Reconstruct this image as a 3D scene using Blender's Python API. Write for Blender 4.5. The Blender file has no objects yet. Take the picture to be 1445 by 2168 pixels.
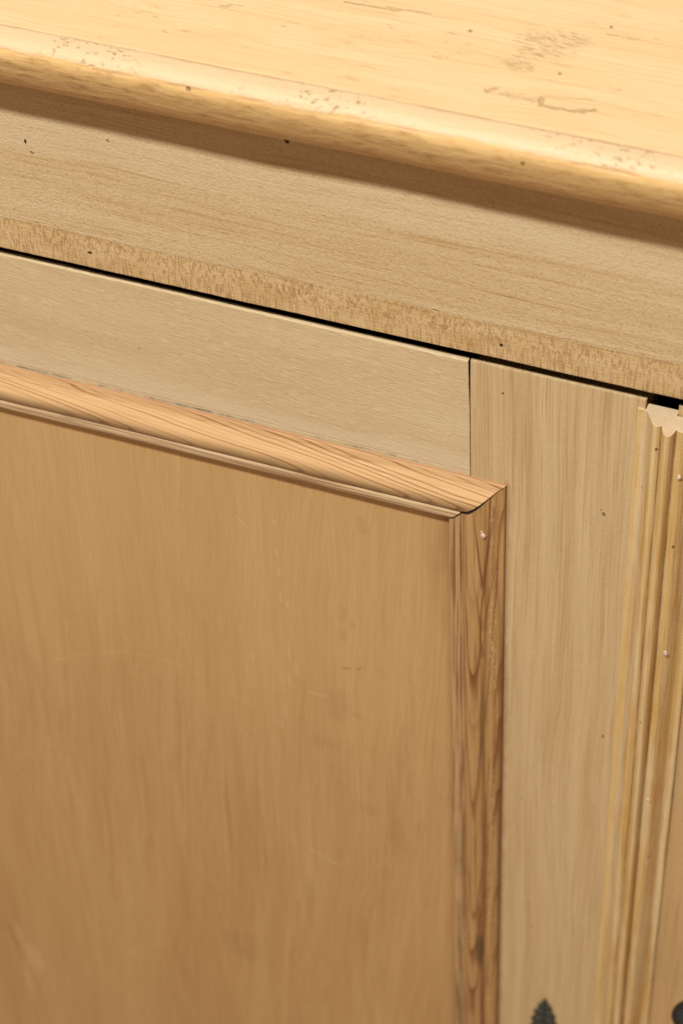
import bpy, bmesh, math, random
from mathutils import Vector, Matrix, noise as mnoise

# ------------------------------------------------------------------ camera, light, exposure
scene = bpy.context.scene
C = scene.collection
scene.render.engine = 'CYCLES'
scene.cycles.max_bounces = 8
scene.cycles.diffuse_bounces = 5
scene.cycles.use_denoising = False
scene.view_settings.view_transform = 'Standard'
scene.view_settings.look = 'None'
scene.view_settings.exposure = 0.0
scene.view_settings.gamma = 1.0

cam_data = bpy.data.cameras.new('camera')
cam = bpy.data.objects.new('camera', cam_data)
C.objects.link(cam)
right = Vector((0.9339, 0.3549, -0.0419)).normalized()
fwd = Vector((-0.27252, 0.63137, -0.72602)).normalized()
down = fwd.cross(right).normalized()
right = down.cross(fwd).normalized()
CAM = Vector((0.22375, -0.66162, 0.64915))
m = Matrix((right, -down, -fwd)).transposed().to_4x4()
m.translation = CAM
cam.matrix_world = m
cam_data.sensor_fit = 'VERTICAL'
cam_data.sensor_height = 22.3
cam_data.sensor_width = 22.3
cam_data.lens = 50.0
cam_data.clip_start = 0.02
cam_data.clip_end = 50.0
cam_data.dof.use_dof = True
cam_data.dof.focus_distance = 0.965
cam_data.dof.aperture_fstop = 6.0
scene.camera = cam

world = bpy.data.worlds.new('World')
scene.world = world
world.use_nodes = True
bg = world.node_tree.nodes['Background']
bg.inputs['Color'].default_value = (1.0, 0.67, 0.43, 1)
bg.inputs['Strength'].default_value = 0.40

def lamp(name, loc, target, size, power, color):
    d = bpy.data.lights.new(name, 'AREA')
    d.shape = 'DISK'
    d.size = size
    d.energy = power
    d.color = color
    o = bpy.data.objects.new(name, d)
    C.objects.link(o)
    o.location = loc
    o.rotation_euler = (Vector(target) - Vector(loc)).to_track_quat('-Z', 'Y').to_euler()
    return o

# one ceiling lamp above and in front of the cabinet
key_dir = Vector((-0.07, -0.51, 0.857)).normalized()
lamp('ceiling_lamp', Vector((0, 0, 0)) + key_dir * 2.8, (0, 0, -0.05), 0.15, 110.0, (0.965, 1.0, 0.975))

# ------------------------------------------------------------------ shader language
class S:
    """a scalar or vector socket with arithmetic"""
    def __init__(self, g, sock): self.g, self.s = g, sock
    def __add__(self, o): return self.g.math('ADD', self, o)
    def __radd__(self, o): return self.g.math('ADD', o, self)
    def __sub__(self, o): return self.g.math('SUBTRACT', self, o)
    def __rsub__(self, o): return self.g.math('SUBTRACT', o, self)
    def __mul__(self, o): return self.g.math('MULTIPLY', self, o)
    def __rmul__(self, o): return self.g.math('MULTIPLY', o, self)
    def __truediv__(self, o): return self.g.math('DIVIDE', self, o)
    def __neg__(self): return self.g.math('MULTIPLY', self, -1.0)

class G:
    def __init__(self, name):
        self.mat = bpy.data.materials.new(name)
        self.mat.use_nodes = True
        self.nt = self.mat.node_tree
        self.bsdf = self.nt.nodes['Principled BSDF']
        tc = self.nt.nodes.new('ShaderNodeTexCoord')
        sp = self.nt.nodes.new('ShaderNodeSeparateXYZ')
        sc = self.nt.nodes.new('ShaderNodeVectorMath'); sc.operation = 'SCALE'
        sc.inputs['Scale'].default_value = 1000.0            # millimetres
        self.nt.links.new(tc.outputs['Object'], sc.inputs[0])
        self.nt.links.new(sc.outputs[0], sp.inputs[0])
        self.X, self.Y, self.Z = (S(self, sp.outputs[i]) for i in range(3))
    @property
    def jag(self):                       # small ragged offset so that no mark has a drawn edge
        if not hasattr(self, '_j'): self._j = self.noise(1.3, 1.3, 1.3, 2, .6, seed=91) * .22
        return self._j
    @property
    def jag2(self):
        if not hasattr(self, '_k'): self._k = self.noise(1.3, 1.3, 1.3, 2, .6, seed=92) * .22
        return self._k
    def put(self, inp, v):
        if isinstance(v, S): self.nt.links.new(v.s, inp)
        else: inp.default_value = v
    def math(self, op, a, b=None, c=None, clamp=False):
        n = self.nt.nodes.new('ShaderNodeMath'); n.operation = op; n.use_clamp = clamp
        self.put(n.inputs[0], a)
        if b is not None: self.put(n.inputs[1], b)
        if c is not None: self.put(n.inputs[2], c)
        return S(self, n.outputs[0])
    def vec(self, x, y, z):
        n = self.nt.nodes.new('ShaderNodeCombineXYZ')
        for i, v in enumerate((x, y, z)): self.put(n.inputs[i], v)
        return S(self, n.outputs[0])
    def noise(self, sx, sy, sz, detail=2.0, rough=0.5, seed=0.0, dist=0.0, P=None):
        """noise with feature sizes sx, sy, sz in mm, about -1..1"""
        X, Y, Z = P if P else (self.X, self.Y, self.Z)
        n = self.nt.nodes.new('ShaderNodeTexNoise')
        n.inputs['Scale'].default_value = 1.0
        n.inputs['Detail'].default_value = detail
        n.inputs['Roughness'].default_value = rough
        n.inputs['Distortion'].default_value = dist
        v = self.vec(X * (1.0 / sx) + seed * 7.31, Y * (1.0 / sy) + seed * 3.17, Z * (1.0 / sz) - seed * 5.77)
        self.put(n.inputs['Vector'], v)
        return (S(self, n.outputs['Fac']) - 0.5) * 4.4
    def step(self, v, a, b, lo=0.0, hi=1.0):
        n = self.nt.nodes.new('ShaderNodeMapRange'); n.interpolation_type = 'SMOOTHSTEP'
        self.put(n.inputs['Value'], v)
        for k, x in zip(('From Min', 'From Max', 'To Min', 'To Max'), (a, b, lo, hi)): self.put(n.inputs[k], x)
        return S(self, n.outputs['Result'])
    def absv(self, a): return self.math('ABSOLUTE', a)
    def mn(self, a, b): return self.math('MINIMUM', a, b)
    def mx(self, a, b): return self.math('MAXIMUM', a, b)
    def clamp(self, a): return self.math('ADD', a, 0.0, clamp=True)
    def mix(self, f, a, b):
        n = self.nt.nodes.new('ShaderNodeMix'); n.data_type = 'RGBA'; n.clamp_factor = True
        self.put(n.inputs[0], f)
        for i, v in ((6, a), (7, b)):
            self.put(n.inputs[i], v if isinstance(v, S) else (*v, 1.0))
        return S(self, n.outputs[2])
    def mult(self, col, f):
        """scale a colour by a scalar"""
        n = self.nt.nodes.new('ShaderNodeVectorMath'); n.operation = 'SCALE'
        self.put(n.inputs[0], col); self.put(n.inputs['Scale'], f)
        return S(self, n.outputs[0])
    def spot(self, U, V, u, v, ru, rv, soft=0.5):
        a = (U + self.jag - u) * (1.0 / ru); b = (V + self.jag2 - v) * (1.0 / rv)
        return self.step(a * a + b * b, 1.0 + soft, max(0.0, 1.0 - soft) * 0.6)
    def seg(self, U, V, a, b, width, soft=0.6):
        """soft line from a to b"""
        dx, dy = b[0] - a[0], b[1] - a[1]
        L = dx * dx + dy * dy
        pu, pv = U - a[0], V - a[1]
        t = self.math('ADD', (pu * dx + pv * dy) * (1.0 / L), 0.0, clamp=True)
        eu, ev = pu - t * dx, pv - t * dy
        d = self.math('SQRT', eu * eu + ev * ev)
        return self.step(d, width * (1 + soft), width * (1 - soft))
    def union(self, items):
        r = items[0]
        for i in items[1:]: r = self.mx(r, i)
        return r
    def finish(self, col, height=None, bump=0.0003, rough=0.6, spec=0.3, strength=1.0):
        self.put(self.bsdf.inputs['Base Color'], col)
        self.put(self.bsdf.inputs['Roughness'], rough)
        self.bsdf.inputs['Specular IOR Level'].default_value = spec
        if height is not None:
            b = self.nt.nodes.new('ShaderNodeBump')
            b.inputs['Strength'].default_value = strength
            b.inputs['Distance'].default_value = bump
            self.put(b.inputs['Height'], height)
            self.nt.links.new(b.outputs[0], self.bsdf.inputs['Normal'])
        return self.mat

TY, TZ = -3.5, 3.4       # the frieze and top stand 3.5 mm proud of the doors

# ------------------------------------------------------------------ materials
def mat_countertop():
    g = G('scrubbed_top_wood'); g.Y = g.Y - TY; g.Z = g.Z - TZ; X, Y, Z = g.X, g.Y, g.Z
    W = g.noise(60, 30, 30, 2) * 2.2
    Yw = Y + W
    broad = g.noise(150, 14, 14, 2, seed=1, P=(X, Yw, Z))
    fine = g.noise(45, 1.6, 2, 3, .6, seed=2, P=(X, Yw, Z))
    col = g.mix(broad * .5 + .5, (.635, .435, .225), (.70, .50, .275))
    col = g.mix(g.step(fine, .0, 1.4) * .7, col, (.50, .31, .13))
    haze = g.noise(60, 18, 18, 4, .65, seed=3)
    col = g.mix(g.step(haze, .1, 1.4) * .42, col, (.53, .34, .145))
    scuff = g.step(g.noise(16, 3.2, 3.2, 4, .7, seed=23, P=(X + Y * .5, Yw, Z)), .15, 1.2) * g.step(g.noise(45, 22, 22, 2, seed=24), -.2, .7)
    col = g.mix(scuff * .8, col, (.43, .25, .095))
    patch = g.step(g.noise(26, 12, 12, 3, .65, seed=4), .35, 1.2)
    rough_mark = g.step(g.noise(5.0, 1.5, 1.5, 3, .65, seed=5), .1, 1.1)
    dirt = patch * rough_mark * .5
    # worm-eaten patch and gouge near the right
    U = X + g.noise(3, 3, 3, 4, .7, seed=6) * 2.6; V = Y + g.noise(3, 3, 3, 4, .7, seed=7) * 2.6
    pm = g.union([g.spot(U, V, 20, 34, 11, 9, .8), g.spot(U, V, 27, 40, 8, 5, .8), g.spot(U, V, 14, 20, 6, 3.5, .8)])
    tex = g.step(g.noise(4.2, 1.6, 1.8, 3, .65, seed=8, P=(X + Y * .8, Y, Z)), -.2, 1.1)
    dirt = g.mx(dirt, pm * (tex * .50 + .10))
    U2 = X + g.noise(4, 4, 4, 3, .6, seed=9) * .9; V2 = Y + g.noise(4, 4, 4, 3, .6, seed=10) * .9
    gz = g.union([g.spot(U2, V2, 20, .6, 10, 2.3, .7) * (tex * .7 + .2),
                  g.seg(U2, V2, (28, 2.2), (29.6, -2.2), .9), g.seg(U2, V2, (29.5, -2.4), (44, -1.2), .7, .9),
                  g.seg(U2, V2, (44, -1.2), (48.5, 1.4), .7), g.seg(U2, V2, (8, .3), (10, 3.2), 1.1) * .8,
                  g.seg(U2, V2, (27, 3.2), (47, 7), .35) * .4])
    dirt = g.mx(dirt, gz * .55)
    lines = g.union([g.seg(U2, V2, (-62, 38), (-40, 39.6), .7) * .7, g.seg(U2, V2, (-40, 39.6), (-28, 41), .4) * .5,
                     g.seg(U2, V2, (-112, 21), (-100, 24), 1.6) * rough_mark, g.seg(U2, V2, (-138, 4.5), (-128, 7), 1.3) * rough_mark,
                     g.seg(U2, V2, (-121, 0), (-112, 3), 1.3) * rough_mark, g.seg(U2, V2, (-170, 8), (-150, 14), 1.6) * rough_mark,
                     g.seg(U2, V2, (-84, 14), (-74, 19), 1.4) * rough_mark, g.seg(U2, V2, (36, 46), (58, 50), 1.3) * rough_mark * .8,
                     g.seg(U2, V2, (-38.5, 28), (-34, 32), 3.0) * rough_mark * .7, g.seg(U2, V2, (-16, 16), (-6, 24), 3.2) * rough_mark * .6])
    dirt = g.mx(dirt, lines * .5)
    holes = g.union([g.spot(X, Y, u, v, r, r * 1.1, .5) for u, v, r in ((-9.9, 34.3, .6), (40, 52.5, .55), (30.2, 18.5, .6))])
    col = g.mix(g.clamp(dirt), col, (.34, .185, .065))
    col = g.mix(holes * .5, col, (.20, .10, .04))
    h = fine * .10 - dirt * 1.0 - holes * 1.5
    return g.finish(col, h, .0009, .55, .3)

def mat_edge():
    g = G('worn_edge_moulding_wood'); g.Y = g.Y - TY; g.Z = g.Z - TZ; X, Y, Z = g.X, g.Y, g.Z
    Zw = Z + g.noise(50, 20, 20, 2, seed=1) * 1.6
    broad = g.noise(40, 9, 5, 3, .6, seed=2, P=(X, Y, Zw))
    streak = g.noise(28, 2.2, 1.6, 4, .65, seed=3, P=(X, Y, Zw))
    blot = g.noise(11, 4, 3.5, 4, .65, seed=4)
    col = g.mix(broad * .5 + .5, (.60, .375, .145), (.71, .47, .205))
    col = g.mix(g.step(streak, .1, 1.2) * .55, col, (.42, .225, .06))
    col = g.mix(g.step(blot, -.1, 1.2) * .7, col, (.33, .165, .048))
    col = g.mix(g.step(g.noise(5, 3, 2, 4, .7, seed=14), .3, 1.4) * .35, col, (.30, .14, .04))
    # upper shoulder is paler; its lower margin is wavy
    zb = Z + g.noise(30, 10, 10, 3, .6, seed=5) * .9 + g.noise(5, 5, 5, 2, seed=15) * .25
    pale = g.step(zb, 132.4, 133.8)
    palec = g.mix(g.step(streak, .2, 1.3) * .3, (.61, .43, .245), (.52, .33, .155))
    col = g.mix(pale, col, palec)
    line = g.step(g.absv(zb - 132.6), .9, .1) * g.step(g.noise(25, 9, 9, 3, seed=6), -.5, .6)
    col = g.mix(line * .4, col, (.36, .17, .08))
    # torn nicks across the shoulder
    nick = g.step(g.noise(2.6, 1.6, 3.6, 3, .6, seed=7), .35, 1.1) * g.step(g.noise(38, 30, 30, 2, seed=8), -.3, .6) * pale
    col = g.mix(nick * .5, col, (.50, .28, .10))
    # dirty seam against the top boards
    seam = g.step(g.absv(Y + 15.0 + g.noise(20, 9, 9, 3, seed=9) * .12), .55, .12) * g.step(Z, 136.0, 136.6)
    col = g.mix(seam * g.clamp(g.noise(35, 9, 9, 2, seed=10) * .3 + .85), col, (.26, .13, .055))
    dots = g.union([g.spot(X, Z, u, v, r, r, .5) for u, v, r in ((30.2, 128.5, .8), (-101, 132.0, .8), (-182.5, 131.8, .9))])
    col = g.mix(dots * .7, col, (.14, .06, .025))
    h = streak * .08 + blot * .15 - nick * 1.0 - line * .25 - dots - seam * .6
    return g.finish(col, h, .0008, .5, .35)

def mat_frieze():
    g = G('frieze_board_wood'); g.Y = g.Y - TY; g.Z = g.Z - TZ; X, Y, Z = g.X, g.Y, g.Z
    Zw = Z + g.noise(140, 40, 40, 2, seed=1) * 2.5 + X * .012
    broad = g.noise(160, 20, 9, 3, .6, seed=2, P=(X, Y, Zw))
    grain = g.noise(60, 5, 1.5, 3, .6, seed=3, P=(X, Y, Zw))
    P2 = (X + Z * .55, Y, Z)
    speck = g.noise(.85, 2, .75, 2, .6, seed=4, P=P2)
    ripple = g.noise(3.2, 6, 1.3, 2, .5, seed=5, P=P2)
    col = g.mix(broad * .5 + .5, (.51, .355, .178), (.595, .445, .258))
    col = g.mix(g.step(grain, .05, 1.2) * .72, col, (.41, .23, .08))
    grain2 = g.noise(90, 5, .9, 2, .5, seed=13, P=(X, Y, Zw))
    col = g.mix(g.step(grain2, .35, 1.1) * .7, col, (.38, .19, .06))
    col = g.mix(g.step(speck, -.1, 1.2) * g.clamp(ripple * .5 + .52), col, (.33, .195, .08))
    col = g.mix(g.step(speck, -.1, -1.1) * .4, col, (.68, .52, .32))
    # crayon-grey sanded zone just under the shadow line
    pale = g.step(g.absv(Z - 72.0 + g.noise(60, 20, 20, 2, seed=6) * 5), 12, 2)
    col = g.mix(pale * .35, col, (.60, .47, .31))
    # lower band: cross-cut pores seen as short upright ticks
    zb = Z + g.noise(70, 20, 20, 3, .6, seed=7) * .9 + g.noise(6, 6, 6, 2, seed=17) * .35 - X * .004
    band = g.step(zb, 24.4, 23.2)
    t_long = g.noise(.58, 3, 6.5, 0, .5, seed=8)
    t_short = g.noise(.58, 3, 2.6, 0, .5, seed=9)
    low = g.step(zb, 17.0, 9.0)
    tick = g.step(t_long, .0, .55) * low + g.step(t_short, .05, .55) * (1.0 - low)
    tick = tick * g.clamp(g.noise(16, 9, 7, 2, seed=10) * .3 + .8)
    bcol = g.mix(g.noise(30, 9, 8, 2, seed=11) * .5 + .5, (.52, .345, .15), (.60, .425, .22))
    bcol = g.mix(g.clamp(tick) * .58, bcol, (.27, .115, .042))
    col = g.mix(band, col, bcol)
    crack = g.step(g.absv(zb - 24.0), .55, .1) * g.step(g.noise(13, 9, 9, 3, .6, seed=12), .45, 1.1)
    col = g.mix(crack * .8, col, (.13, .075, .035))
    holes = g.union([g.spot(X, Z, u, v, r, q, .4) for u, v, r, q in
                     ((-73.9, 95.4, 1.05, 1.2), (-169.7, 13.7, .95, .7), (14.6, 12.9, .8, .75), (-213.7, 15.6, 1.1, 1.1), (-191.8, 67.7, .45, 1.3))])
    holes = g.mx(holes, g.union([g.spot(X, Z, -189.5, 62.5, .9, .7, .8), g.spot(X, Z, -153.2, 76.9, .5, .7, .8)]) * .5)
    col = g.mix(holes, col, (.03, .015, .008))
    h = speck * -.10 + ripple * -.05 + grain * -.05 - g.clamp(tick) * band * .08 - crack * 1.0 - holes * 1.2
    return g.finish(col, h, .0006, .62, .25)

def mat_rail():
    g = G('pale_rail_wood'); X, Y, Z = g.X, g.Y, g.Z
    P2 = (X, Y, Z + X * .10)
    broad = g.noise(130, 20, 22, 3, .55, seed=1)
    grain = g.noise(40, 5, 1.3, 3, .6, seed=2, P=P2)
    fleck = g.noise(5.5, 3, .75, 2, .5, seed=3, P=P2)
    fleck2 = g.noise(3.0, 3, .7, 2, .5, seed=4, P=P2)
    col = g.mix(broad * .5 + .5, (.515, .372, .203), (.58, .437, .262))
    col = g.mix(g.step(grain, .2, 1.2) * .35, col, (.44, .285, .12))
    col = g.mix(g.step(fleck, .2, 1.1) * .55, col, (.70, .55, .34))
    col = g.mix(g.step(fleck2, .2, 1.1) * .42, col, (.40, .255, .105))
    wash = g.step(Z + g.noise(40, 9, 9, 2, seed=5) * 4, -50, -63) * g.step(Z + g.noise(60, 9, 9, 2, seed=5) * 1.5, -69, -64.5)
    col = g.mix(wash * .55, col, (.64, .50, .335))
    scribe = g.step(g.absv(Z + 65.3 + g.noise(80, 9, 9, 2, seed=16) * .25), .55, .1)
    col = g.mix(scribe * g.clamp(g.noise(20, 9, 9, 2, seed=6) * .35 + .15), col, (.38, .24, .13))
    blue = g.step(g.absv(Z + 66.9 + g.noise(30, 9, 9, 3, seed=7) * .25), 1.05, .2) * g.step(g.noise(16, 9, 30, 3, .6, seed=8), -.25, .6)
    blue = blue * g.step(X, -18, -26) * g.step(g.noise(2.4, 2, 1.4, 3, .7, seed=18), -1.0, .4)
    col = g.mix(blue * .9, col, (.14, .145, .14))
    dots = g.union([g.spot(X, Z, u, v, r, r * .8, .5) for u, v, r in ((-154.4, -37.2, .8), (-72.4, -40.4, .5), (-76.3, -31.9, .5), (-119.2, -22, .5))])
    col = g.mix(dots * .6, col, (.30, .17, .07))
    h = fleck * .05 + fleck2 * -.05 + grain * -.03 - blue * .4 - scribe * .15
    return g.finish(col, h, .0006, .6, .25)

def mat_stile(name, seed, tone=(1, 1, 1), brown=.5):
    g = G(name); X, Y, Z = g.X, g.Y, g.Z
    Xw = X + g.noise(30, 20, 160, 2, seed=seed) * 2.5
    P = (Xw, Y, Z + g.noise(3.5, 20, 900, 3, .7, seed=seed + 9) * 90)
    broad = g.noise(9, 20, 190, 3, .55, seed=seed + 1, P=P)
    mid = g.noise(2.6, 6, 120, 3, .6, seed=seed + 2, P=P)
    fine = g.noise(.75, 3, 70, 3, .6, seed=seed + 3, P=P)
    mott = g.noise(1.6, 3, 3.2, 3, .6, seed=seed + 4)
    c = lambda r, gg, b: (r * tone[0], gg * tone[1], b * tone[2])
    col = g.mix(broad * .5 + .5, c(.51, .335, .155), c(.615, .44, .235))
    col = g.mix(g.step(mid, .1, 1.2) * (brown + .12), col, c(.40, .215, .075))
    col = g.mix(g.step(fine, .0, 1.1) * .55, col, c(.38, .215, .085))
    col = g.mix(g.step(fine, -.2, -1.1) * .45, col, c(.68, .51, .30))
    col = g.mix(g.step(mott, .3, 1.3) * .16, col, c(.35, .20, .09))
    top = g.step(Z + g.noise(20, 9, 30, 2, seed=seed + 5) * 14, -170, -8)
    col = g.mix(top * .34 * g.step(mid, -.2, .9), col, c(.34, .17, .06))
    dots = g.union([g.spot(X, Z, u, v, r, q, .5) for u, v, r, q in ((60.4, -72.3, .75, 1.3), (59.2, -69.6, .35, .4), (14.3, -14.1, .5, .6), (26.6, -291.5, .5, .6), (34.4, -403, .7, .8), (66.4, -224.7, .4, 1.3))])
    col = g.mix(dots * .6, col, (.14, .07, .03))
    contact_shade = g.step(X + g.noise(2.0, 3, 9, 3, .6, seed=seed + 6) * .9, 19.8, 16.6) * g.step(X, 15.0, 16.0) * g.step(Z, -64.0, -70.0)  # brown contact shade beside the upright moulding, put into the colour
    col = g.mix(contact_shade * .6, col, (.30, .15, .055))
    h = fine * -.15 + mid * -.08 + mott * -.06 - dots
    return g.finish(col, h, .0006, .58, .28)

def mat_panel():
    g = G('amber_panel_wood'); g.X = g.X - 2.1; g.Z = g.Z - 5.6; X, Y, Z = g.X, g.Y, g.Z
    Xw = X - Z * .075 + g.noise(40, 20, 220, 2, seed=1) * 5 + g.noise(14, 20, 60, 2, seed=21) * 1.0
    P = (Xw, Y, Z + g.noise(6, 20, 900, 3, .7, seed=39) * 110)
    broad = g.noise(30, 20, 260, 3, .55, seed=2, P=P)
    mid = g.noise(8, 9, 110, 3, .6, seed=3, P=P)
    fine = g.noise(2.2, 4, 60, 3, .6, seed=4, P=P)
    cloud = g.noise(45, 20, 60, 3, .6, seed=5)
    col = g.mix(broad * .55 + .5, (.43, .245, .092), (.515, .318, .135))
    col = g.mix(g.step(mid, .0, 1.6) * .36, col, (.36, .188, .062))
    col = g.mix(g.step(mid, -.1, -1.4) * .42, col, (.56, .35, .145))
    col = g.mix(g.step(fine, .0, 1.4) * .48, col, (.36, .18, .055))
    hair = g.noise(1.0, 3, 75, 2, .5, seed=41, P=P)
    col = g.mix(g.step(hair, .0, 1.2) * .5, col, (.34, .165, .05))
    col = g.mix(g.step(hair, -.1, -1.2) * .42, col, (.60, .40, .19))
    col = g.mix(g.step(cloud, .3, 1.8) * .22, col, (.37, .185, .056))
    grit = g.noise(.9, 3, 1.6, 2, .6, seed=61)
    col = g.mix(g.step(grit, .0, 1.4) * .2, col, (.33, .165, .055))
    col = g.mix(g.step(grit, .0, -1.4) * .16, col, (.60, .40, .19))
    upper_pale = g.step(Z + g.noise(50, 9, 90, 3, .6, seed=51) * 70, -380, -170)  # colour turns paler towards the top, with a ragged margin
    col = g.mix(upper_pale * .35, col, (.56, .36, .155))
    # dirt rubbed in by the upper right corner and along the right moulding
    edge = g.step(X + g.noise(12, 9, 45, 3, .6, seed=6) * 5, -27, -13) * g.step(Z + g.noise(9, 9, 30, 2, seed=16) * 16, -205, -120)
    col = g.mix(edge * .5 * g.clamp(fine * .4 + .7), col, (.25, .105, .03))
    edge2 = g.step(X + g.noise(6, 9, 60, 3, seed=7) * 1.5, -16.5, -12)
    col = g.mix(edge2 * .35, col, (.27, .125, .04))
    U = X + g.noise(6, 6, 6, 3, .6, seed=8) * 1.2; V = Z + g.noise(6, 6, 6, 3, .6, seed=9) * 1.6
    sm = [(-67.5, -190, 3.2, 6), (-62.5, -197, 2.2, 3), (-67, -206, 2.5, 4), (-62.4, -267, 2.6, 3.2), (-53.5, -291, 1.4, 2), (-46, -293, 1.2, 1.8), (-82, -297, 10, 5.5), (-73, -263, 6, 14), (-58, -345, 7, 5),
          (-54.4, -124, 3, 6), (-36, -300, 1.6, 42), (-33, -252, 1.4, 32), (-43, -365, 5, 20), (-50, -401, 4, 7), (-30, -350, 2.5, 9), (-98, -445, 3, 20), (-67, -470, 3, 25), (-145, -520, 12, 14)]
    smu = g.union([g.spot(U, V, *s, .9) for s in sm]) * g.clamp(g.noise(4, 4, 7, 4, .7, seed=10) * .5 + .55)
    col = g.mix(smu * .24, col, (.24, .115, .04))
    dash = g.seg(U, V, (-69, -231.5), (-44, -223.5), .7) * g.step(g.noise(5, 5, 5, 2, seed=11), -.3, .7)
    col = g.mix(dash * .6, col, (.24, .11, .035))
    # pale scratches and bruises
    arc = [(-234.5, -289.2), (-210.2, -273.9), (-190, -265.4), (-168.2, -263.5), (-144.6, -267.6), (-124.3, -278.9), (-104, -292.2)]
    sc = g.union([g.seg(X, Z, arc[i], arc[i + 1], .55) for i in range(len(arc) - 1)]) * g.clamp(g.noise(18, 9, 18, 2, seed=12) * .5 + .5)
    fl = g.union([g.spot(X, Z, u, v, .55, r, .6) for u, v, r in ((-98.5, -136.8, 3), (-98.9, -157.4, 4), (-98.6, -171.5, 3), (-98.9, -189.8, 5), (-95.9, -194, 3), (-97, -230.2, 6), (-102.2, -279.7, 7), (-121.4, -303.4, 2), (-93.9, -242, 6), (-117.5, -241.9, 3), (-104.7, -393.6, 7), (-113, -381, 2.5), (-98.3, -252, 5))])
    dent = g.union([g.seg(X, Z, (-118.1, -137.6), (-114.8, -142.4), .45), g.seg(X, Z, (-88.8, -256.9), (-78.6, -257.4), .45), g.seg(X, Z, (-78.4, -254.7), (-77.4, -261), .4), g.seg(X, Z, (-95, -398), (-78, -405), 1.0) * .6])
    sm2 = g.union([g.spot(U, V, -304, -590, 3.0, 16, .9), g.spot(U, V, -297, -612, 6.0, 18, .9), g.spot(U, V, -306, -645, 3, 24, .9)])
    light = g.mx(g.mx(sc * .34, fl * .32), g.mx(dent * .4, sm2 * .3))
    col = g.mix(light, col, (.66, .47, .25))
    dk = g.seg(U, V, (-313, -577), (-306, -603), .9)
    col = g.mix(dk * .5, col, (.22, .10, .035))
    h = fine * -.05 + mid * -.05 - sc * .2 - dent * .3 - sm2 * .2
    return g.finish(col, h, .0006, .5, .35)

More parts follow.
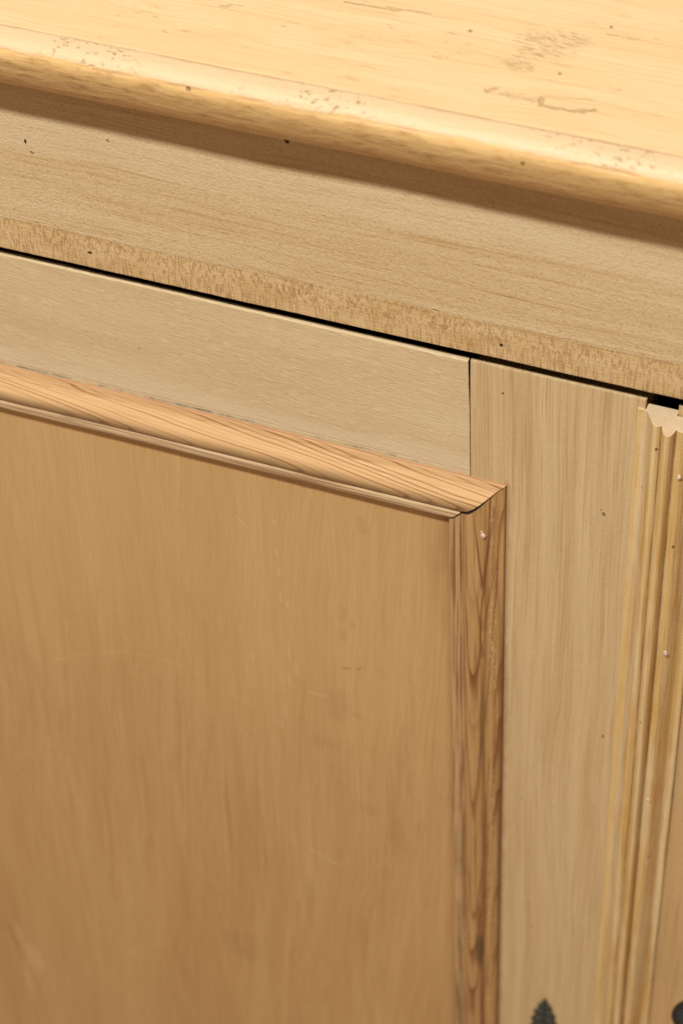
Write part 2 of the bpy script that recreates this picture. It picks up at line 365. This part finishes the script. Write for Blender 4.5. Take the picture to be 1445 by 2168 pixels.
def mat_pine(name, along, tilt, spacing, seed, pale, dark, w0, inner, skew, lo, bendy):
    """pine with real growth rings cut through by the profile; along is 'x' or 'z'"""
    g = G(name); X, Y, Z = g.X, g.Y, g.Z
    T = X if along == 'x' else Z
    Wd = (-68.0 - Z) if along == 'x' else (16.5 - X)      # mm from the outer edge
    H = -Y
    P = (T, Wd, H)
    bend = g.noise(75, 12, 12, 1, seed=seed, P=P) * bendy + g.noise(22, 5, 5, 1, seed=seed + 1, P=P) * .10
    v = (H + T * tilt + (Wd - w0) * skew + bend) * (1.0 / spacing)
    fr = g.math('FRACT', v)
    ring = g.step(fr, lo, .93) * g.step(fr, 1.0, .95)
    idx = g.math('FLOOR', v)
    var = g.noise(3, 9, 9, 0, seed=seed + 2, P=(idx * 3.7, idx * 0.0, idx * 1.3))
    ring = ring * g.clamp(var * .8 + .62)
    fine = g.noise(60, .9, .9, 3, .6, seed=seed + 3, P=P)
    blot = g.noise(40, 4, 4, 3, .6, seed=seed + 4, P=P)
    col = g.mix(blot * .5 + .5, pale, tuple(c * k for c, k in zip(pale, (1.12, 1.16, 1.2))))
    col = g.mix(g.step(fine, .2, 1.2) * .35, col, tuple(c * k for c, k in zip(pale, (.72, .62, .5))))
    col = g.mix(g.clamp(ring), col, dark)
    if along == 'z':
        sk = g.noise(75, 1.6, 1.6, 2, .5, seed=seed + 11, P=P)
        col = g.mix(g.step(sk, .15, .9) * .7, col, (.20, .08, .025))
        col = g.mix(g.step(sk, -.4, -1.2) * .4, col, (.58, .40, .20))
        hr = g.noise(90, .75, .75, 1, .5, seed=seed + 21, P=P)
        col = g.mix(g.step(hr, .2, 1.0) * .5, col, (.24, .10, .035))
    smear = g.step(g.noise(30, .8, .8, 2, .5, seed=seed + 12, P=P), .3, 1.0) * g.step(g.absv(Wd - 3.6), 1.9, .9)
    col = g.mix(smear * .75, col, (.29, .14, .05))
    # darker lines along the quirks
    q = g.union([g.step(g.absv(Wd - 18.8), .8, .15), g.step(g.absv(Wd - 3.2), 1.6, .3) * (.3 if along == 'z' else .06)]) * g.clamp(g.noise(30, 9, 9, 3, seed=seed + 5, P=P) * .5 + .6)
    col = g.mix(q * (.8 if along == 'z' else .5), col, tuple(c * .6 for c in dark))
    # greyed inner bead with its own bolder streaks
    ins = g.step(Wd, 18.0, 19.0)
    stre = g.noise(46, 1.7, 2.2, 2, .5, seed=seed + 6, P=P) * .55 + g.noise(60, .6, .8, 1, .5, seed=seed + 26, P=P) * .7
    icol = g.mix(g.step(stre, -.15, .5) * (.85 if along == 'x' else 1.0), inner, (.21, .095, .038))
    col = g.mix(ins * .92, col, icol)
    ed = g.step(Wd, .8, .1)
    col = g.mix(ed * .45, col, dark)
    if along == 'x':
        # underside shade of the round painted in, together with olive grime
        shade_stain = g.step(g.absv(Wd - 14.4 + g.noise(60, 9, 9, 3, .6, seed=seed + 40, P=P) * .6), 5.4, .6) * g.clamp(g.noise(45, 9, 9, 3, .6, seed=seed + 41, P=P) * .4 + .75)
        col = g.mix(shade_stain * .62, col, (.20, .12, .05))
    if along == 'z':
        # torn, chalky fibres along the outer cove, a dark line at the outer edge, a knot low down
        fib = g.step(g.absv(Wd - 4.6), 2.2, .8) * g.step(g.noise(2.2, 1.1, 1.2, 3, .7, seed=seed + 7, P=P), .0, .8) * g.clamp(g.noise(40, 30, 30, 2, seed=seed + 8, P=P) * .5 + .55)
        col = g.mix(fib * .8, col, (.70, .53, .31))
        rib = g.step(g.absv(Wd - (8.0 + g.noise(60, 9, 9, 2, seed=seed + 9, P=P) * .8)), 1.5, .7) * g.step(Z, -165, -230) * g.clamp(g.noise(80, 30, 30, 2, seed=seed + 19, P=P) * .35 + .8)
        col = g.mix(rib * .85, col, (.15, .06, .018))
        rim = g.step(Wd + g.noise(60, 9, 9, 2, seed=seed + 29, P=P) * .5, 2.6, .9) * g.step(Z, -110, -210)
        col = g.mix(rim * .75, col, (.15, .058, .016))
        orange_fibre = g.step(g.absv(Wd - 4.6 + g.noise(40, 9, 9, 2, seed=seed + 30, P=P) * .5), 1.1, .4) * g.step(Z, -150, -240)  # pale orange fibre line along the outer cove
        col = g.mix(orange_fibre * .6, col, (.58, .34, .12))
        # cathedral points of the cut growth rings
        wv = Wd + g.noise(25, 9, 9, 2, seed=seed + 50, P=P) * .35
        for zt, sl, wd, st in ((-133.0, .085, .75, .85), (-182.0, .050, .45, .7), (-163.0, .12, .55, .45)):
            up = Z - zt
            leg = g.step(g.absv(g.absv(wv - 8.7) - up * sl), wd, wd * .25) * g.step(up, -1.5, 1.0) * g.step(up, 62.0, 20.0)
            tip = g.spot(wv, up, 8.7, 4.0, 1.1, 5.0, .8)
            col = g.mix(g.mx(leg, tip * .8) * st, col, (.19, .07, .02))
        kn = g.spot(X + g.noise(4, 4, 9, 3, seed=31) * .8, Z, 6.9, -432, 2.4, 16, .7)
        col = g.mix(kn * .85, col, (.10, .055, .025))
        kn2 = g.spot(X, Z + g.noise(4, 4, 9, 3, seed=32) * 3, 6.6, -402, 1.3, 16, .8)
        col = g.mix(kn2 * .7, col, (.20, .085, .02))
    h = fine * -.08 - g.clamp(ring) * -.12 - q * .4
    return g.finish(col, h, .0006, .5, .35)

def mat_strip():
    g = G('ochre_strip_wood'); X, Y, Z = g.X, g.Y, g.Z
    Xw = X + g.noise(12, 20, 80, 2, seed=1) * .8
    P = (Xw, Y, Z + g.noise(2.5, 20, 900, 3, .7, seed=39) * 60)
    broad = g.noise(4.2, 6, 90, 2, .5, seed=2, P=P)
    mid = g.noise(1.1, 3, 55, 2, .55, seed=3, P=P)
    thin = g.noise(.65, 3, 40, 1, .5, seed=33, P=P)
    cross = g.noise(9, 9, 30, 3, .6, seed=4)
    col = g.mix(g.step(broad, -.7, .6), (.645, .475, .26), (.585, .385, .14))
    orange = g.step(g.noise(3.4, 5, 70, 2, .5, seed=5, P=P) + cross * .6, .0, .9)
    col = g.mix(orange * .6, col, (.50, .265, .06))
    col = g.mix(g.step(thin, .3, 1.1) * .3, col, (.34, .165, .05))
    col = g.mix(g.step(thin, -.35, -1.1) * .3, col, (.72, .57, .36))
    grey = g.step(g.absv(X - 76.6 + g.noise(9, 9, 50, 2, seed=6) * .6), 1.6, .4)
    col = g.mix(grey * .45, col, (.53, .44, .30))
    facet = g.step(g.absv(X - 73.0), 1.6, .9)
    col = g.mix(facet * .5, col, (.60, .405, .165))
    brown = g.step(mid, .4, 1.0) * g.clamp(g.noise(9, 9, 60, 2, seed=7) * .6 + .55)
    col = g.mix(brown * .5, col, (.28, .125, .035))
    q = g.union([g.step(g.absv(X - u + g.noise(5, 9, 30, 2, seed=8) * .15), r, .1) * a for u, r, a in ((84.0, .65, .9), (90.0, .6, .9), (79.3, .5, .5), (102.3, .9, .6))])
    q = q * g.clamp(g.noise(6, 6, 24, 3, .6, seed=9) * .5 + .75)
    col = g.mix(q * .62, col, (.24, .11, .045))
    dots = g.union([g.spot(X, Z, u, v, r, r * 1.5, .5) for u, v, r in ((82.6, -17.5, .6), (76.5, -48, .4), (93.3, -72, .6), (86.5, -190, .5), (95, -300, .5))])
    col = g.mix(dots * .85, col, (.10, .045, .02))
    speck = g.noise(.9, 2, 1.2, 2, .6, seed=10)
    col = g.mix(g.step(speck, .4, 1.3) * .18, col, (.72, .55, .33))
    h = mid * -.15 - q * .4 + speck * .05
    return g.finish(col, h, .0006, .5, .35)

def mat_plain(name, c0, c1, size=(6, 6, 6), rough=.7, bump=.0003):
    g = G(name)
    n = g.noise(*size, 4, .6)
    col = g.mix(n * .5 + .5, c0, c1)
    return g.finish(col, n, bump, rough, .25)

def mat_iron(name, c0, c1):
    g = G(name)
    n = g.noise(2.5, 2.5, 2.5, 4, .65)
    col = g.mix(g.step(n, .1, 1.4) * .6, c0, c1)
    g.bsdf.inputs['Metallic'].default_value = .25
    return g.finish(col, n, .0004, g.clamp(n * .12 + .48), .5)

M_TOP, M_EDGE, M_FRIEZE, M_RAIL = mat_countertop(), mat_edge(), mat_frieze(), mat_rail()
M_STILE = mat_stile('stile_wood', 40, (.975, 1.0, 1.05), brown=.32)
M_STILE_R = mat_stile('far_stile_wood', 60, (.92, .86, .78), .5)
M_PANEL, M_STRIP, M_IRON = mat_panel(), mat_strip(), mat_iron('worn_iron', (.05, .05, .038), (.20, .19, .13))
M_BLACK = mat_iron('blackened_iron', (.012, .011, .010), (.035, .030, .024))
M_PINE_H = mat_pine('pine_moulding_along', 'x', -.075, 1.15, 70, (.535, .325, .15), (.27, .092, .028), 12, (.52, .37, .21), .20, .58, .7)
M_PINE_V = mat_pine('pine_moulding_upright', 'z', .024, 1.2, 83, (.42, .24, .09), (.19, .062, .018), 9, (.46, .295, .135), -.04, .45, .5)
M_END = mat_plain('pale_end_grain', (.52, .365, .215), (.58, .42, .26), (5, 5, 5), .8, .0001)
M_JOINT_SHADE = mat_plain('shade_dark_joint_wood', (.03, .02, .012), (.07, .045, .025), (3, 3, 3), .85)  # joint ends coloured near black to paint the shade inside cracks
M_INNER = mat_plain('shade_dark_inner_wood', (.05, .032, .02), (.09, .06, .035), (20, 6, 6), .9)  # inner wood coloured near black so gaps read as deep shade
M_FILL = mat_plain('pale_wood_filler', (.72, .52, .38), (.84, .66, .50), (1.2, 1.2, 1.2), .8, .0004)

# ------------------------------------------------------------------ mesh helpers (all in millimetres, one shared origin)
MM = 0.001
cabinet = bpy.data.objects.new('cabinet', None)
C.objects.link(cabinet)
cabinet.location = (0.0, 0.2, -0.90)
cabinet.empty_display_size = 0.1
cabinet['label'] = 'stripped pale wooden cabinet with panelled doors, moulded trim and scrubbed top'
cabinet['category'] = 'cabinet'
bpy.context.view_layer.update()

def link(o, parent):
    C.objects.link(o)
    o.parent = parent
    if parent is cabinet:                    # parts keep the shared origin, so wood grain runs on in place
        o.matrix_parent_inverse = Matrix.Translation(-cabinet.location)
    return o

def mesh_obj(name, verts, faces, mats, parent, fmat=None, angle=35, smooth=True):
    me = bpy.data.meshes.new(name)
    me.from_pydata([Vector(v) * MM for v in verts], [], faces)
    for mm in mats: me.materials.append(mm)
    if fmat:
        for p, i in zip(me.polygons, fmat): p.material_index = i
    bm = bmesh.new(); bm.from_mesh(me)
    bmesh.ops.recalc_face_normals(bm, faces=bm.faces)
    bm.to_mesh(me); bm.free()
    if smooth:
        me.shade_smooth()
        me.set_sharp_from_angle(angle=math.radians(angle))
    o = bpy.data.objects.new(name, me)
    return link(o, parent)

def wob(t, seed, size, amp):
    return mnoise.noise(Vector((t / size + seed * 11.7, seed * 3.3, 0.4))) * amp

def spline(pts, n=4):
    out = []
    for i in range(len(pts) - 1):
        p0 = pts[max(i - 1, 0)]; p1 = pts[i]; p2 = pts[i + 1]; p3 = pts[min(i + 2, len(pts) - 1)]
        for k in range(n):
            t = k / n
            out.append(tuple(.5 * (2 * p1[a] + (p2[a] - p0[a]) * t + (2 * p0[a] - 5 * p1[a] + 4 * p2[a] - p3[a]) * t * t + (3 * p1[a] - p0[a] - 3 * p2[a] + p3[a]) * t ** 3) for a in (0, 1)))
    out.append(tuple(pts[-1]))
    return out

def profile(*segs):
    out = []
    for s in segs:
        q = spline(s) if len(s) > 2 else list(s)
        if out and abs(out[-1][0] - q[0][0]) + abs(out[-1][1] - q[0][1]) < 1e-6: q = q[1:]
        out += q
    if abs(out[0][0] - out[-1][0]) + abs(out[0][1] - out[-1][1]) < 1e-6: out.pop()
    return out

def sweep(name, prof, place, t0, t1, n, mats, parent, jit=None, angle=35):
    """prof: closed (a, b); place(t, a, b) -> xyz; t0(a), t1(a) the end cuts; mats = [side, end]"""
    K = len(prof); V = []; F = []; FM = []
    for i in range(n + 1):
        s = i / n
        for k, (a, b) in enumerate(prof):
            A, B = t0(a), t1(a)
            t = A + (B - A) * s
            da, db = jit(t, a, b) if jit else (0, 0)
            V.append(place(t, a + da, b + db))
    for i in range(n):
        for k in range(K):
            j = (k + 1) % K
            F.append((i * K + k, i * K + j, (i + 1) * K + j, (i + 1) * K + k)); FM.append(0)
    F.append(tuple(range(K))); FM.append(1)
    F.append(tuple(n * K + k for k in range(K))); FM.append(1)
    return mesh_obj(name, V, F, mats, parent, FM, angle)

def rounded_rect(a0, b0, a1, b1, r):
    """closed outline; r = corner radius, arcs of three points"""
    out = []
    for ca, cb, s in ((a0 + r, b0 + r, 180), (a1 - r, b0 + r, 270), (a1 - r, b1 - r, 0), (a0 + r, b1 - r, 90)):
        for k in range(4):
            w = math.radians(s + k * 30)
            out.append((ca + r * math.cos(w), cb + r * math.sin(w)))
    return out

def flat_faces(o):
    w = o.modifiers.new('flat_faces', 'WEIGHTED_NORMAL')
    w.keep_sharp = True
    w.weight = 100
    return o

def board(name, x0, x1, y0, y1, z0, z1, r, along, mats, parent, n=60, wobble=.12, seed=1, rebate=False):
    """a plank with softened arrises whose edges waver slightly"""
    if along == 'x':
        pr = rounded_rect(y0, z0, y1, z1, r); pl = lambda t, a, b: (t, a, b); A, B = x0, x1
    else:
        pr = rounded_rect(x0, y0, x1, y1, r); pl = lambda t, a, b: (a, b, t); A, B = z0, z1
    j = lambda t, a, b: (wob(t, seed + round(a) * .13, 17, wobble) + wob(t, seed + 5 + round(a) * .13, 4, wobble * .4), wob(t, seed + 9 + round(b) * .13, 60, wobble * .2))
    if along == 'z' and rebate:                     # the back of the top end is cut away behind a thin front lip
        pl = lambda t, a, b: (a, min(b, 2.4) if t > z1 - 9 else b, t)
    return flat_faces(sweep(name, pr, pl, lambda a: A, lambda a: B, n, mats, parent, j, 60))

def plain_box(name, x0, x1, y0, y1, z0, z1, mat, parent):
    V = [(x, y, z) for x in (x0, x1) for y in (y0, y1) for z in (z0, z1)]
    F = [(0, 1, 3, 2), (4, 6, 7, 5), (0, 4, 5, 1), (2, 3, 7, 6), (0, 2, 6, 4), (1, 5, 7, 3)]
    return mesh_obj(name, V, F, [mat], parent, smooth=False)

# ------------------------------------------------------------------ cabinet: top and frame
XL, XR = -480.0, 640.0          # outside of the carcass
ZT = 137.2
top = board('countertop', XL - 25, XR + 25, -15.0 + TY, 440, 118.5 + TZ, ZT + TZ, .35, 'x', [M_TOP, M_TOP], cabinet, 200, .10, 3)
edge_prof = profile([(-15.3, 118.0), (-15.3, 136.3)], [(-15.3, 136.3), (-15.9, 137.0), (-18.2, 136.8), (-21.2, 136.1), (-23.6, 134.8), (-25.0, 133.2)],
                    [(-25.0, 133.2), (-25.9, 131.0), (-25.9, 128.0), (-24.9, 124.0), (-23.4, 120.0), (-21.5, 116.0), (-18.8, 112.0), (-15.0, 108.6), (-9.0, 106.5)],
                    [(-9.0, 106.5), (6.0, 106.0)], [(6.0, 106.0), (6.0, 118.0)], [(6.0, 118.0), (-15.3, 118.0)])
def edge_jit(t, a, b):
    k = 1.0 if a < -15.6 else 0.15
    return (k * (wob(t, 2, 60, .5) + wob(t, 4, 9, .12)), k * (wob(t, 6, 45, .5) + wob(t, 7 + b * .006, 7, .16)))
sweep('edge_moulding', edge_prof, lambda t, a, b: (t, a + TY, b + TZ), lambda a: XL - 25, lambda a: XR + 25, 420, [M_EDGE, M_END], top, edge_jit, 28)

fr_prof = profile([(22, 105.8), (.2, 105.8)], [(.2, 105.8), (-.3, 60), (-.35, 26.0), (-.30, 24.2)], [(-.30, 24.2), (-.20, 23.2), (-.1, 16), (.05, 8.0), (.1, 5.6)],
                  [(.1, 5.6), (.25, 4.95), (.8, 4.65)], [(.8, 4.65), (22, 4.65)], [(22, 4.65), (22, 105.8)])
frieze = sweep('frieze_board', fr_prof, lambda t, a, b: (t, a + TY, b + TZ), lambda a: XL + 2, lambda a: XR - 2, 420, [M_FRIEZE, M_END], cabinet,
      lambda t, a, b: (0, wob(t, 12, 30, .25) + wob(t, 13, 3.5, .13) if b < 5.2 else (wob(t, 14, 35, .6) if b < 26 else 0)), 30)
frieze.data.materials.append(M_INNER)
for p in frieze.data.polygons:                # dark underside colour stands in for the slot's shade
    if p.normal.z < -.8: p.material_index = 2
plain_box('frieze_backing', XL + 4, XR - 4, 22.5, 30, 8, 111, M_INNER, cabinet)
board('side_panel', XL, XL + 20, 0, 430, -850, 111, 1.0, 'z', [M_STILE, M_END], cabinet, 20)
board('side_panel', XR - 20, XR, 0, 430, -850, 111, 1.0, 'z', [M_STILE, M_END], cabinet, 20)
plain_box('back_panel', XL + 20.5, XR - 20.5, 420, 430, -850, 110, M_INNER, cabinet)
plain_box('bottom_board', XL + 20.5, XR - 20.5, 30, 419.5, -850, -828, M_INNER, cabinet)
board('plinth', XL + 20.5, XR - 20.5, 4, 26, -900, -829, 1.2, 'x', [M_RAIL, M_END], cabinet, 20)

# ------------------------------------------------------------------ left door
door = bpy.data.objects.new('door', None); link(door, cabinet)
door['label'] = 'panelled door with recessed amber panel framed by pine moulding'
DL, DZ = -455.0, -820.0
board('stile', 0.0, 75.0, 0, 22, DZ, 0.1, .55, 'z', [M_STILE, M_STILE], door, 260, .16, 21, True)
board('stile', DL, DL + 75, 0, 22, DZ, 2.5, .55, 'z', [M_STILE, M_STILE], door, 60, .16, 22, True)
# upper rail: its right end is a ragged shoulder that stands open at the top
rp = rounded_rect(0.0, -78.0, 22.0, 0.0, .6)
def rail_place(t, a, b):
    s = (t - (DL + 75.3)) / (-DL - 75.3)
    tilt = 1.9 * (1 - s) * min(1, max(0, (b + 78) / 78))
    w = wob(t, 31, 22, .18) + wob(t, 33, 3.2, .10)
    if b > -3: a = min(a, 2.4)
    return (t, a + (w * .6 if a < 2 else 0), b + tilt + (w if b > -3 else 0))
rail_end = lambda: None
V = []; F = []; FM = []; NR = 300
yz = [(y, z) for y, z in rp]
# denser outline along the front face, so the shoulder can wander
front = [(0.0, -0.6 - k * 2.4) for k in range(1, 32)]
outline = []
for i, (y, z) in enumerate(rp):
    outline.append((y, z))
# order: bottom-left arc first; the front face lies between the last and first arcs
outline = rp + front
def shoulder(z):
    op = max(0.0, min(1.0, (z + 52) / 52))
    return -(.10 + .62 * op ** 1.5) + wob(z, 41, 9, .14) + wob(z, 43, 2.2, .10) * (0.4 + op)
for i in range(NR + 1):
    s = i / NR
    for y, z in outline:
        t = DL + 75.3 + (shoulder(z) - (DL + 75.3)) * s
        V.append(rail_place(t, y, z))
K = len(outline)
for i in range(NR):
    for k in range(K):
        j = (k + 1) % K
        F.append((i * K + k, i * K + j, (i + 1) * K + j, (i + 1) * K + k)); FM.append(0)
F.append(tuple(range(K))); FM.append(1)
F.append(tuple(NR * K + k for k in range(K))); FM.append(1)
flat_faces(mesh_obj('rail', V, F, [M_RAIL, M_JOINT_SHADE], door, FM, 60))
board('rail', DL + 75.3, -.3, 0, 22, DZ, DZ + 78, .6, 'x', [M_RAIL, M_JOINT_SHADE], door, 20)
# the recessed panel, very slightly bowed
NX, NZ = 40, 60
px0, px1, pz0, pz1 = DL + 66, 9.0, DZ + 66, -69.0
V = []; F = []
for i in range(NX + 1):
    for k in range(NZ + 1):
        x = px0 + (px1 - px0) * i / NX; z = pz0 + (pz1 - pz0) * k / NZ
        V.append((x, 0.7 + mnoise.noise(Vector((x / 90, z / 240, 2.0))) * .35, z))
for i in range(NX):
    for k in range(NZ):
        a = i * (NZ + 1) + k
        F.append((a, a + NZ + 1, a + NZ + 2, a + 1))
nv = len(V)                                   # a flat back, 8 mm behind, and the four edges
V += [(px0, 9, pz0), (px1, 9, pz0), (px1, 9, pz1), (px0, 9, pz1)]
F.append((nv, nv + 1, nv + 2, nv + 3))
rim = [i * (NZ + 1) for i in range(NX + 1)]
F.append(tuple(rim) + (nv + 1, nv))
rim = [NX * (NZ + 1) + k for k in range(NZ + 1)]
F.append(tuple(rim) + (nv + 2, nv + 1))
rim = [i * (NZ + 1) + NZ for i in range(NX, -1, -1)]
F.append(tuple(rim) + (nv + 3, nv + 2))
rim = [k for k in range(NZ, -1, -1)]
F.append(tuple(rim) + (nv, nv + 3))
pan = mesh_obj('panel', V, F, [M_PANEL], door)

bol = profile([(0, 0.05), (0, 1.0)], [(0, 1.0), (.4, 1.45), (1.5, 1.65)], [(1.5, 1.65), (2.7, 1.95), (4.0, 2.55), (5.0, 3.2)],
              [(5.0, 3.2), (6.6, 4.2), (8.6, 5.5), (10.8, 6.6), (12.8, 7.0), (14.8, 6.85), (16.5, 6.2), (17.7, 5.2), (18.4, 4.4)], [(18.4, 4.4), (19.2, 4.3)],
              [(19.2, 4.3), (20.1, 4.9), (21.5, 5.25), (23, 5.2), (24.3, 4.7), (25.2, 3.7), (25.5, 2.6)], [(25.5, 2.6), (25.5, -.25)],
              [(25.5, -.25), (10.4, -.25)], [(10.4, -.25), (10.4, .05)], [(10.4, .05), (0, .05)])
OX, OZ = 16.5, -68.0             # outer corner of the moulding frame
OXL, OZB = DL + 75 - 16.5, DZ + 68.0
def gap(w):                      # the opened mitre: widest under the round
    return   .22 + 1.85 * math.exp(-((w - 14.0) / 7.5) ** 2) + .45 * math.exp(-((w - 24) / 3) ** 2)
mj = lambda t, a, b: (wob(t, 51, 90, .25), (wob(t, 52, 30, .12) + wob(t, 53 + a * .012, 8, .06)) if b > .1 else 0)
sweep('panel_moulding', bol, lambda t, a, b: (t, -b, OZ - a), lambda a: OXL + a, lambda a: OX - a, 220, [M_PINE_H, M_JOINT_SHADE], door, mj, 32)
vm = sweep('panel_moulding', bol, lambda t, a, b: (OX - a, -b, t), lambda a: OZB + a, lambda a: OZ - a - gap(a), 260, [M_PINE_V, M_JOINT_SHADE], door,
           lambda t, a, b: (wob(t, 61, 110, .3), (wob(t, 62, 30, .14) + wob(t, 63 + a * .012, 7, .09) + (abs(wob(t, 64 + a * .12, 1.9, .4)) * math.exp(-((a - 4.6) / 1.6) ** 2))) if b > .1 else 0), 32)
vm['label'] = 'upright pine moulding with dark brown streaks and an open mitre'
sweep('panel_moulding', bol, lambda t, a, b: (OXL + a, -b, t), lambda a: OZB + a, lambda a: OZ - a, 40, [M_PINE_V, M_JOINT_SHADE], door, mj, 32)
sweep('panel_moulding', bol, lambda t, a, b: (t, -b, OZB + a), lambda a: OXL + a, lambda a: OX - a, 40, [M_PINE_H, M_JOINT_SHADE], door, mj, 32)

def blob(name, c, r, mat, parent, seed):
    bm = bmesh.new()
    bmesh.ops.create_icosphere(bm, subdivisions=2, radius=1.0)
    V = []
    for v in bm.verts:
        k = 1 + .35 * mnoise.noise(v.co * 1.4 + Vector((seed * 4.1, 0, 0)))
        V.append((c[0] + v.co.x * r[0] * k, c[1] + v.co.y * r[1] * k, c[2] + v.co.z * r[2] * k))
    F = [tuple(v.index for v in f.verts) for f in bm.faces]
    bm.free()
    o = mesh_obj(name, V, F, [mat], parent, angle=80)
    return o
f = blob('nail_filler', (7.9, -5.9, -97.5), (1.15, .5, 1.9), M_FILL, door, 1); f['label'] = 'pale dab of filler on a nail hole'
blob('nail_filler', (7.35, -6.0, -95.2), (.5, .35, .9), M_FILL, door, 5)

# keyhole plate with a leaf finial; only the leaf reaches into the picture
ESX, ESZ = 43.6, -470.5
half = [(0, 0), (1.5, -3.6), (2.7, -6.6), (4.3, -9.0), (3.3, -10.8), (4.9, -13.8), (6.6, -16.4), (5.2, -18.4), (6.6, -22), (8.0, -25), (6.4, -27), (7.4, -31), (10.5, -38), (11.5, -46), (10.5, -54), (7, -60), (8, -66), (5, -74), (0, -82)]
poly = [(ESX + x, ESZ + z) for x, z in half] + [(ESX - x, ESZ + z) for x, z in half[-2:0:-1]]
n = len(poly)
V = [(x, 0.0, z) for x, z in poly] + [(x, -1.0, z) for x, z in poly]
F = [tuple(range(n)), tuple(range(n, 2 * n))] + [(i, (i + 1) % n, n + (i + 1) % n, n + i) for i in range(n)]
def leaflet(ax, az, bx, bz, wd, h):
    """a ridged blade from the stem to its tip"""
    d = Vector((bx - ax, bz - az)); L = d.length; d /= L; p = Vector((-d.y, d.x))
    m0 = Vector((ax, az)) + d * L * .45
    pts = [Vector((ax, az)), m0 + p * wd, Vector((bx, bz)), m0 - p * wd]
    b = len(V)
    for q in pts: V.append((ESX + q.x, -.8, ESZ + q.y))
    for q in pts: V.append((ESX + q.x, -1.3, ESZ + q.y))
    V.append((ESX + m0.x, -1.3 - h, ESZ + m0.y)); V.append((ESX + ax, -1.3 - h * .6, ESZ + az))
    for i in range(4): F.append((b + i, b + (i + 1) % 4, b + 4 + (i + 1) % 4, b + 4 + i))
    r = b + 8
    F.extend([(b + 4, b + 5, r), (b + 5, b + 6, r), (b + 6, b + 7, r), (b + 7, b + 4, r)])
leaflet(0, -8.5, 0, -.4, 1.3, 1.1)
for sx in (-1, 1):
    for k, (z, w) in enumerate(((-4.5, 4.1), (-11.0, 6.3), (-18.5, 7.7), (-26, 7.4))):
        leaflet(sx * .2, z, sx * w, z - 4.6 - k * .5, 1.35, 1.2)
leaflet(0, -34, 0, -5, .7, .9)
esc = mesh_obj('escutcheon', V, F, [M_IRON], door, angle=20)
esc['label'] = 'dark iron keyhole plate with a serrated leaf tip'

# ------------------------------------------------------------------ right door with the meeting strip
door2 = bpy.data.objects.new('door', None); link(door2, cabinet)
door2['label'] = 'neighbouring door behind the ridged meeting strip'
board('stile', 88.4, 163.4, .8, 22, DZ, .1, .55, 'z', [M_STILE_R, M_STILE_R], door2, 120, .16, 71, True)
board('rail', 163.7, 615, 0, 22, -78, 0.1, .6, 'x', [M_RAIL, M_JOINT_SHADE], door2, 20)
plain_box('panel', 154, 615, .7, 9, DZ, -69, M_PANEL, door2)
st = profile([(71.8, .06), (71.8, .55)], [(71.8, .55), (72.6, .95), (73.8, 1.0), (74.9, 1.0)],
             [(74.9, 1.0), (76.4, 1.9), (78.3, 4.8), (79.9, 7.5), (81.3, 8.8), (82.6, 8.6), (83.5, 8.0), (84.0, 7.6)],
             [(84.0, 7.6), (84.7, 9.9), (86.0, 12.2), (87.3, 13.1), (88.5, 12.7), (89.3, 11.2), (90.0, 8.2)],
             [(90.0, 8.2), (90.8, 8.8), (92.0, 9.0), (93.3, 8.9), (95.0, 7.5), (96.7, 4.8), (98.4, 1.9), (99.8, 1.0)],
             [(99.8, 1.0), (101.2, 1.0), (102.3, .6)], [(102.3, .6), (102.3, .06)], [(102.3, .06), (88.2, .06)], [(88.2, .06), (88.2, -3.4)], [(88.2, -3.4), (75.4, -3.4)], [(75.4, -3.4), (75.4, .06)], [(75.4, .06), (71.8, .06)])
def strip_jit(t, a, b):
    lift = .9 * math.exp(-((t + 262) / 34.0) ** 2) if a > 96 else 0      # sprung away from the door here
    if b < .07: return (0, lift)
    return (wob(t, 81 + a * .02, 120, .4) + wob(t, 82 + a * .012, 16, .12), wob(t, 83, 80, .3) + wob(t, 84 + a * .012, 12, .22) + wob(t, 85 + a * .02, 3, .06))
ms = sweep('meeting_strip', st, lambda t, a, b: (a, -b, t), lambda a: DZ + 6, lambda a: -4.4 + wob(a, 88, 3, .25), 300, [M_STRIP, M_END], door2, strip_jit, 32)
ms['label'] = 'ridged ochre strip with a sawn pale top end covering the gap between the doors'
for c, r, s in (((93.1, -9.3, -29.6), (1.0, .5, 1.6), 2), ((94.2, -9.0, -141.5), (1.1, .5, 1.6), 3), ((92.6, -9.2, -252), (.9, .4, 1.3), 4)):
    blob('nail_filler', c, r, M_FILL, door2, s)

def lathe(name, cx, cz, prof, mat, parent, n=32):
    V = []; F = []
    for y, r in prof:
        for k in range(n):
            w = 2 * math.pi * k / n
            V.append((cx + r * math.cos(w), y, cz + r * math.sin(w)))
    for i in range(len(prof) - 1):
        for k in range(n):
            j = (k + 1) % n
            F.append((i * n + k, i * n + j, (i + 1) * n + j, (i + 1) * n + k))
    F.append(tuple(range(n))); F.append(tuple((len(prof) - 1) * n + k for k in range(n)))
    return mesh_obj(name, V, F, [mat], parent, angle=40)
kp = [(y, r) for y, r in spline([(0, 5.2), (-1.5, 5.2), (-3, 4.6), (-4.5, 3.8), (-9, 3.4), (-13, 4.2), (-16, 6.6), (-19.5, 8.0), (-23, 7.9), (-26, 6.2), (-28, 3.4), (-28.6, .4)], 3)]
kn = lathe('knob', 126.0, -412.0, kp, M_BLACK, door2)
kn['label'] = 'round black iron door knob cut off by the picture edge'
